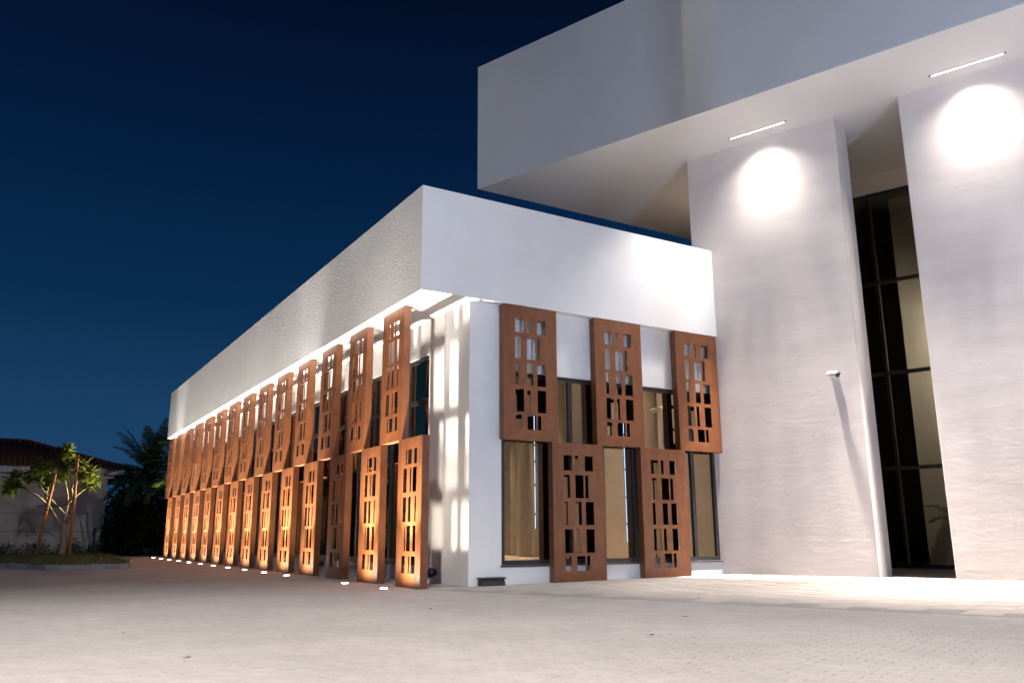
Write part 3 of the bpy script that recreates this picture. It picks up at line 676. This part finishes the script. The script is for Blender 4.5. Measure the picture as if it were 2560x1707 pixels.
for q, d in tips:
    mb = MB(); nl = random.randint(34, 44)
    for i in range(nl):
        a = 2.399963 * i + random.uniform(-.2, .2); el = random.uniform(-0.35, 1.0)
        dv = Vector((math.cos(a) * math.cos(el), math.sin(a) * math.cos(el), math.sin(el))) + d * 0.35 + Vector((0, 0, 0.1))
        leaf(mb, q - d * random.uniform(0, 0.28), dv, random.uniform(0.36, 0.60), random.uniform(0.16, 0.22), random.uniform(0.08, 0.3), random.uniform(-.3, .3))
    mb.build('leaf_cluster', M['leaf'], crown)
for x0, x1, y_, h_, lab in ((-22.55, -22.05, 40.6, 3.95, 'leaning timber stake crossing the plumeria branches'), (-20.98, -21.12, 40.7, 4.85, 'upright timber stake beside the plumeria trunk')):
    o = empty('tree_stake', (x0, y_, gz(x0, y_) + 0.05)); tag(o, lab, 'stake', 'tree stakes')
    mb = MB(); mb.tube([(0, 0, -0.1), ((x1 - x0) / 2, 0, h_ / 2), (x1 - x0, 0, h_)], [0.075, 0.075, 0.07], 10); mb.build('pole', M['stake'], o)
    mb = MB(); mb.tube([((x1 - x0) * 0.57, 0, h_ * 0.56), ((x1 - x0) * 0.57 + 0.002, 0, h_ * 0.56 + 0.06)], [0.086, 0.086], 10); mb.build('band', M['tie'], o)
o = empty('tree_tie', (-22.3, 40.75, 2.62)); tag(o, 'dark cord tying the plumeria branches to its stakes', 'cord')
mb = MB(); mb.tube([(-0.45, -0.05, 0), (-0.05, -0.25, 0.08), (0.35, 0.3, 0.0), (0.7, 0.2, 0.10), (1.2, -0.1, 0.16)], [0.022] * 5, 6); mb.build('cord', M['tie'], o)

# planted island with kerb stones
isl = [(-40, 33.0), (-34, 33.6), (-25, 32.4), (-17.99, 30.27), (-16.59, 29.43), (-15.2, 28.15), (-14.6, 27.95), (-12.95, 28.3), (-12.75, 28.6), (-12.95, 29.2), (-14.6, 32.8), (-19.95, 42.3), (-21.2, 43.7), (-24, 44.2), (-32, 44.6), (-40, 44.5)]
mb = MB(); nI = len(isl)
cx_, cy_ = -24.0, 36.5
ring0 = [(x, y, gz(x, y) + 0.125) for x, y in isl]; ring1 = [(x + (cx_ - x) * 0.12, y + (cy_ - y) * 0.12, gz(x, y) + 0.19) for x, y in isl]
mb.add(ring0 + ring1 + [(cx_, cy_, gz(cx_, cy_) + 0.24)], [(i, (i + 1) % nI, nI + (i + 1) % nI, nI + i) for i in range(nI)] + [(nI + i, nI + (i + 1) % nI, 2 * nI) for i in range(nI)], True)
tag(mb.build('lawn', M['grass']), kind='structure')
gb = MB()
for _ in range(26000):
    x = random.uniform(-30, -13); y = random.uniform(27.9, 44)
    ins = False; j = nI - 1
    for i in range(nI):
        (xi, yi), (xj, yj) = isl[i], isl[j]
        if (yi > y) != (yj > y) and x < (xj - xi) * (y - yi) / (yj - yi) + xi: ins = not ins
        j = i
    if not ins: continue
    f_ = max(0, min(1, 1.0)); z = gz(x, y) + 0.12; a = random.uniform(0, 6.28); h = random.uniform(0.07, 0.16); dx, dy = math.cos(a) * 0.012, math.sin(a) * 0.012
    gb.add([(x - dx, y - dy, z), (x + dx, y + dy, z), (x + random.uniform(-.05, .05), y + random.uniform(-.05, .05), z + h)], [(0, 1, 2)])
go = gb.build('grass', M['grass']); tag(go, 'short green grass on the planted island', 'grass', kind='stuff')
kerb = empty('island_kerb'); tag(kerb, 'low grey kerb of concrete stones round the planted island', 'kerb')
for i in range(2, nI - 1 - 3):
    a_, b_ = Vector((*isl[i], 0)), Vector((*isl[i + 1], 0)); Lg = (b_ - a_).length; ns = max(1, round(Lg / 0.9)); d = (b_ - a_).normalized(); nrm = Vector((d.y, -d.x, 0))
    for k in range(ns):
        p0 = a_ + d * (Lg * k / ns + 0.006); p1 = a_ + d * (Lg * (k + 1) / ns - 0.006); hh = 0.165 + random.uniform(-.006, .006)
        q = [p0 - nrm * 0.14, p1 - nrm * 0.14, p1 + nrm * 0.02, p0 + nrm * 0.02]
        mb = MB(); mb.add([(v.x, v.y, gz(v.x, v.y) - 0.05) for v in q] + [(v.x, v.y, gz(v.x, v.y) + hh) for v in q], [(0, 1, 2, 3), (7, 6, 5, 4), (0, 4, 5, 1), (1, 5, 6, 2), (2, 6, 7, 3), (3, 7, 4, 0)])
        mb.build('kerb_stone', M['kerb'], kerb, 0.012)

# neighbour's house
M['house'] = mat('cream_wall', (0.50, 0.45, 0.40), (0.56, 0.50, 0.45), 1.0, 0.9, bump_s=0.2, bump_scale=30)
M['groove'] = mat('wall_groove', (0.25, 0.22, 0.2), (0.3, 0.27, 0.24), 3, 0.9)
M['fascia'] = mat('pale_fascia', (0.60, 0.58, 0.58), (0.68, 0.66, 0.66), 2, 0.8)
M['tile'] = mat('clay_tile', (0.10, 0.040, 0.026), (0.18, 0.065, 0.04), 3, 0.8)
ha = Vector((-28.1, 46.0, 0)); hb = Vector((-22.6, 49.2, 0)); hd_ = (hb - ha).normalized(); hn = Vector((hd_.y, -hd_.x, 0)) * -1
hrz = math.atan2(hd_.y, hd_.x); HL = (hb - ha).length
house = empty('neighbour_house', (hb.x, hb.y, 0), hrz); tag(house, 'low cream house with dark tiled hip roof beyond the lawn', 'house')
# local x runs along the eaves to the right (0 = right end), y into the house
mb = MB(); mb.box(-16, -0.85, 0.75, 10, 0.0, 4.75); mb.build('wall', M['house'], house)
for z_ in (1.55, 2.55):
    mb = MB(); mb.box(-16, -0.86, 0.735, 0.745, z_ - 0.02, z_ + 0.02); mb.build('groove', M['groove'], house)
mb = MB(); mb.box(-16, 0, 0, 10.6, 4.73, 5.06); mb.build('fascia', M['fascia'], house)
mb = MB(); mb.box(-16, -0.55, 0.55, 10, 4.55, 4.73); mb.build('cornice', M['fascia'], house)
mb = MB(); mb.box(-1.35, -1.27, 0.72, 0.748, 1.3, 1.75); mb.build('vent', M['tie'], house)
# hip roof: eaves z 5.08, rising to a ridge
RZ = 6.95; e0, e1, e2 = 0.12, -16.0, 10.7
rd = 5.35
mb = MB(); mb.add([(e1, -0.12, 5.07), (e0, -0.12, 5.07), (e0, e2, 5.07), (e1, e2, 5.07), (e1 + rd, rd, RZ), (e0 - rd, rd, RZ)], [(0, 1, 5, 4), (1, 2, 5), (2, 3, 4, 5), (3, 0, 4), (3, 2, 1, 0)])
roof = mb.build('roof', M['tile'], house)
nrow = 58
for i in range(nrow):
    x = e0 - 0.14 - i * 0.27
    top = min(1.0, (e0 - x) / rd, (x - e1) / rd)
    if top <= 0.03: continue
    y0_, z0_ = -0.14, 5.09; y1_, z1_ = -0.12 + (rd + 0.12) * top, 5.09 + (RZ - 5.07) * top
    ml = MB(); ml.tube([(x, y0_, z0_), (x, y1_, z1_)], [0.085, 0.08], 6); ml.build('tile_row', M['tile'], roof)
for i in range(36):
    y = -0.05 + i * 0.29; top = min(1.0, (y + 0.12) / rd, (e2 - y) / rd)
    if top <= 0.03: continue
    ml = MB(); ml.tube([(e0 + 0.02, y, 5.09), (e0 - rd * top, y, 5.09 + (RZ - 5.07) * top)], [0.085, 0.08], 6); ml.build('tile_row', M['tile'], roof)
ml = MB()
for i in range(16):
    f0, f1 = i / 16, (i + 1) / 16 + 0.01
    ml.tube([(e0 - rd * f0, -0.12 + (rd + .12) * f0, 5.10 + (RZ - 5.07) * f0), (e0 - rd * f1, -0.12 + (rd + .12) * f1, 5.10 + (RZ - 5.07) * f1)], [0.15, 0.115], 8)
ml.build('hip_cap', M['tile'], roof)
ml = MB(); ml.tube([(e0 - rd, rd, RZ + 0.03), (e1 + rd, rd, RZ + 0.03)], [0.13, 0.13], 8); ml.build('ridge_cap', M['tile'], roof)

# dark hedge and shrubs between house and wing
def shrub(name, c, rx, ry, h, n, lab, group=None, msize=0.16):
    o = empty(name, (c[0], c[1], gz(*c))); tag(o, lab, 'shrub', group)
    mb = MB()
    for k in range(7):
        a = random.uniform(0, 6.28); mb.tube([(0, 0, 0), (math.cos(a) * rx * .25, math.sin(a) * ry * .25, h * .35), (math.cos(a) * rx * .5, math.sin(a) * ry * .5, h * .65)], [0.035, 0.025, 0.012], 5)
    mb.build('stem', M['bark'], o); mb = MB()
    for _ in range(n):
        while True:
            u = Vector((random.uniform(-1, 1), random.uniform(-1, 1), random.uniform(0, 1)))
            if u.x ** 2 + u.y ** 2 + (u.z * 0.95) ** 2 < 1 and random.random() < 0.25 + u.length: break
        q = Vector((u.x * rx, u.y * ry, u.z * h * (0.85 + 0.2 * math.sin(u.x * 5 + c[0]) * math.cos(u.y * 4)))); a = random.uniform(0, 6.28); el = random.uniform(-.5, 1)
        leaf(mb, q, Vector((math.cos(a), math.sin(a), el)), msize * random.uniform(.8, 1.5), msize * 0.5, 0.15, 0)
    mb.build('foliage', M['hedge'], o)
for i in range(7):
    shrub('hedge_shrub', (-30.5 + i * 1.55, 44.9 + i * 0.55), 1.0, 0.7, 0.95, 420, 'low dark clipped shrub in front of the cream house', 'low shrubs before the house')
for i, (x, y, r, h) in enumerate(((-24.2, 52.8, 1.9, 5.0), (-22.6, 51.0, 1.5, 4.6), (-21.6, 48.2, 1.5, 3.8), (-19.6, 46.4, 1.4, 3.0), (-18.4, 47.4, 1.7, 4.4), (-20.8, 50.6, 1.9, 5.2), (-18.6, 51.0, 1.9, 5.4))):
    shrub('dark_shrub', (x, y), r, r, h, 3600, 'tall dark shrub in the gap between house and long wing', 'dark shrubs in the gap', 0.34)
def palm(name, c, h, lab, nf, L, up=0.4, cat='palm tree', trunk_r=0.19, lean=0.0, group=None, az=None, base=None):
    o = empty(name, (c[0], c[1], gz(*c) if base is None else base)); tag(o, lab, cat, group); mb = MB(); k = max(3, int(h / 0.3))
    mb.tube([(lean * (i / k) ** 2, 0, h * i / k - 0.05) for i in range(k + 1)], [trunk_r * (1.0 + 0.14 * (i % 2)) * (1.15 - 0.3 * i / k) for i in range(k + 1)], 10); mb.build('trunk', M['palmbark'], o)
    cr_ = empty('crown', (lean, 0, h), 0, o)
    for i in range(nf):
        a = 2.399963 * i + random.uniform(-.25, .25) if az is None else az[i % len(az)] + random.uniform(-.3, .3)
        el = 1.35 - 1.75 * (i / nf) + random.uniform(-.12, .12) + up * 0.2; d = Vector((math.cos(a) * math.cos(el), math.sin(a) * math.cos(el), math.sin(el)))
        p_ = Vector((0, 0, 0)); pts = [p_.copy()]; dd = d.copy(); l_ = L * random.uniform(.8, 1.1); ns = 12
        for s_ in range(ns): dd = (dd + Vector((0, 0, -0.075))).normalized(); p_ = p_ + dd * l_ / ns; pts.append(p_.copy())
        mb = MB(); mb.tube(pts, [0.03 * L / 2.5 * (1 - 0.8 * j / ns) for j in range(ns + 1)], 5)
        for j in range(2, ns * 3):
            f_ = j / (ns * 3); i0 = min(ns - 1, int(f_ * ns)); q = pts[i0].lerp(pts[i0 + 1], f_ * ns - i0); dr = (pts[i0 + 1] - pts[i0]).normalized(); sd = dr.cross(Vector((0, 0, 1)))
            if sd.length < 0.1: sd = Vector((1, 0, 0))
            sd.normalize(); ll = L * 0.24 * math.sin(math.pi * (0.12 + 0.82 * f_)) + 0.05
            for sg in (-1, 1):
                dv = (sd * sg + dr * 0.75 + Vector((0, 0, random.uniform(0.0, 0.45)))).normalized(); wv = dr * 0.02 * L / 2.2
                e_ = q + dv * ll + Vector((0, 0, -ll * 0.18)); m_ = q + dv * ll * 0.55
                mb.add([tuple(q - wv), tuple(q + wv), tuple(m_ + wv * 1.2), tuple(m_ - wv * 1.2), tuple(e_)], [(0, 1, 2, 3), (3, 2, 4)])
        mb.build('frond', M['frond'], cr_)
palm('date_palm', (-20.9, 48.5), 4.5, 'dark date palm beside the end of the tiled roof', 40, 3.0)
palm('date_palm', (-18.1, 46.8), 4.6, 'dark date palm whose fronds rise behind the far end of the parapet', 36, 3.0)
pp = hall(10.45, 7.35)
palm('potted_palm', (pp.x, pp.y), 1.2, 'green potted palm inside the glazing beside the pier edge', 9, 1.15, 0.8, 'potted plant', 0.04, base=0.2)
o = empty('plant_pot', (pp.x, pp.y, 0.21)); tag(o, 'dark round pot holding the palm inside the hall', 'pot')
mb = MB(); mb.lathe([(0.17, -0.01), (0.2, 0.1), (0.25, 0.42), (0.26, 0.45), (0.23, 0.45), (0.22, 0.40), (0.02, 0.39)], 20); mb.build('pot', M['black_plastic'], o)

# bare antenna on the wing roof and fallen leaves
pa = wing(1.8, 25.5); o = empty('roof_antenna', (pa.x, pa.y, 7.6)); tag(o, 'thin dark antenna rising above the far end of the long parapet', 'antenna')
mb = MB(); mb.tube([(0, 0, 0), (0, 0, 1.95)], [0.025, 0.02], 6); mb.build('rod', M['post'], o)
mb = MB(); mb.tube([(-0.22, 0.05, 1.35), (0.22, -0.05, 1.35)], [0.015, 0.015], 5); mb.tube([(-0.13, 0.03, 1.62), (0.13, -0.03, 1.62)], [0.015, 0.015], 5); mb.build('crossbar', M['post'], o)
M['dry'] = mat('dry_leaf', (0.10, 0.06, 0.03), (0.16, 0.10, 0.05), 20, 0.8)
for x, y, r in ((-8.6, 22.0, .5), (-4.4, 9.9, 1.9), (2.9, 13.9, .2), (2.2, 11.0, 2.6), (-3.0, 8.0, 1.1), (-7.2, 16.5, 2.2), (1.4, 9.2, 0.7), (-1.2, 12.5, 1.4)):
    o = empty('fallen_leaf', (x, y, gz(x, y) + 0.012), r); tag(o, 'small dry curled leaf lying on the paving', 'leaf', 'fallen leaves on the paving')
    mb = MB(); leaf(mb, (0, 0, 0), Vector((1, 0, 0.25)), 0.10, 0.05, 0.14, 0.15); mb.build('blade', M['dry'], o)
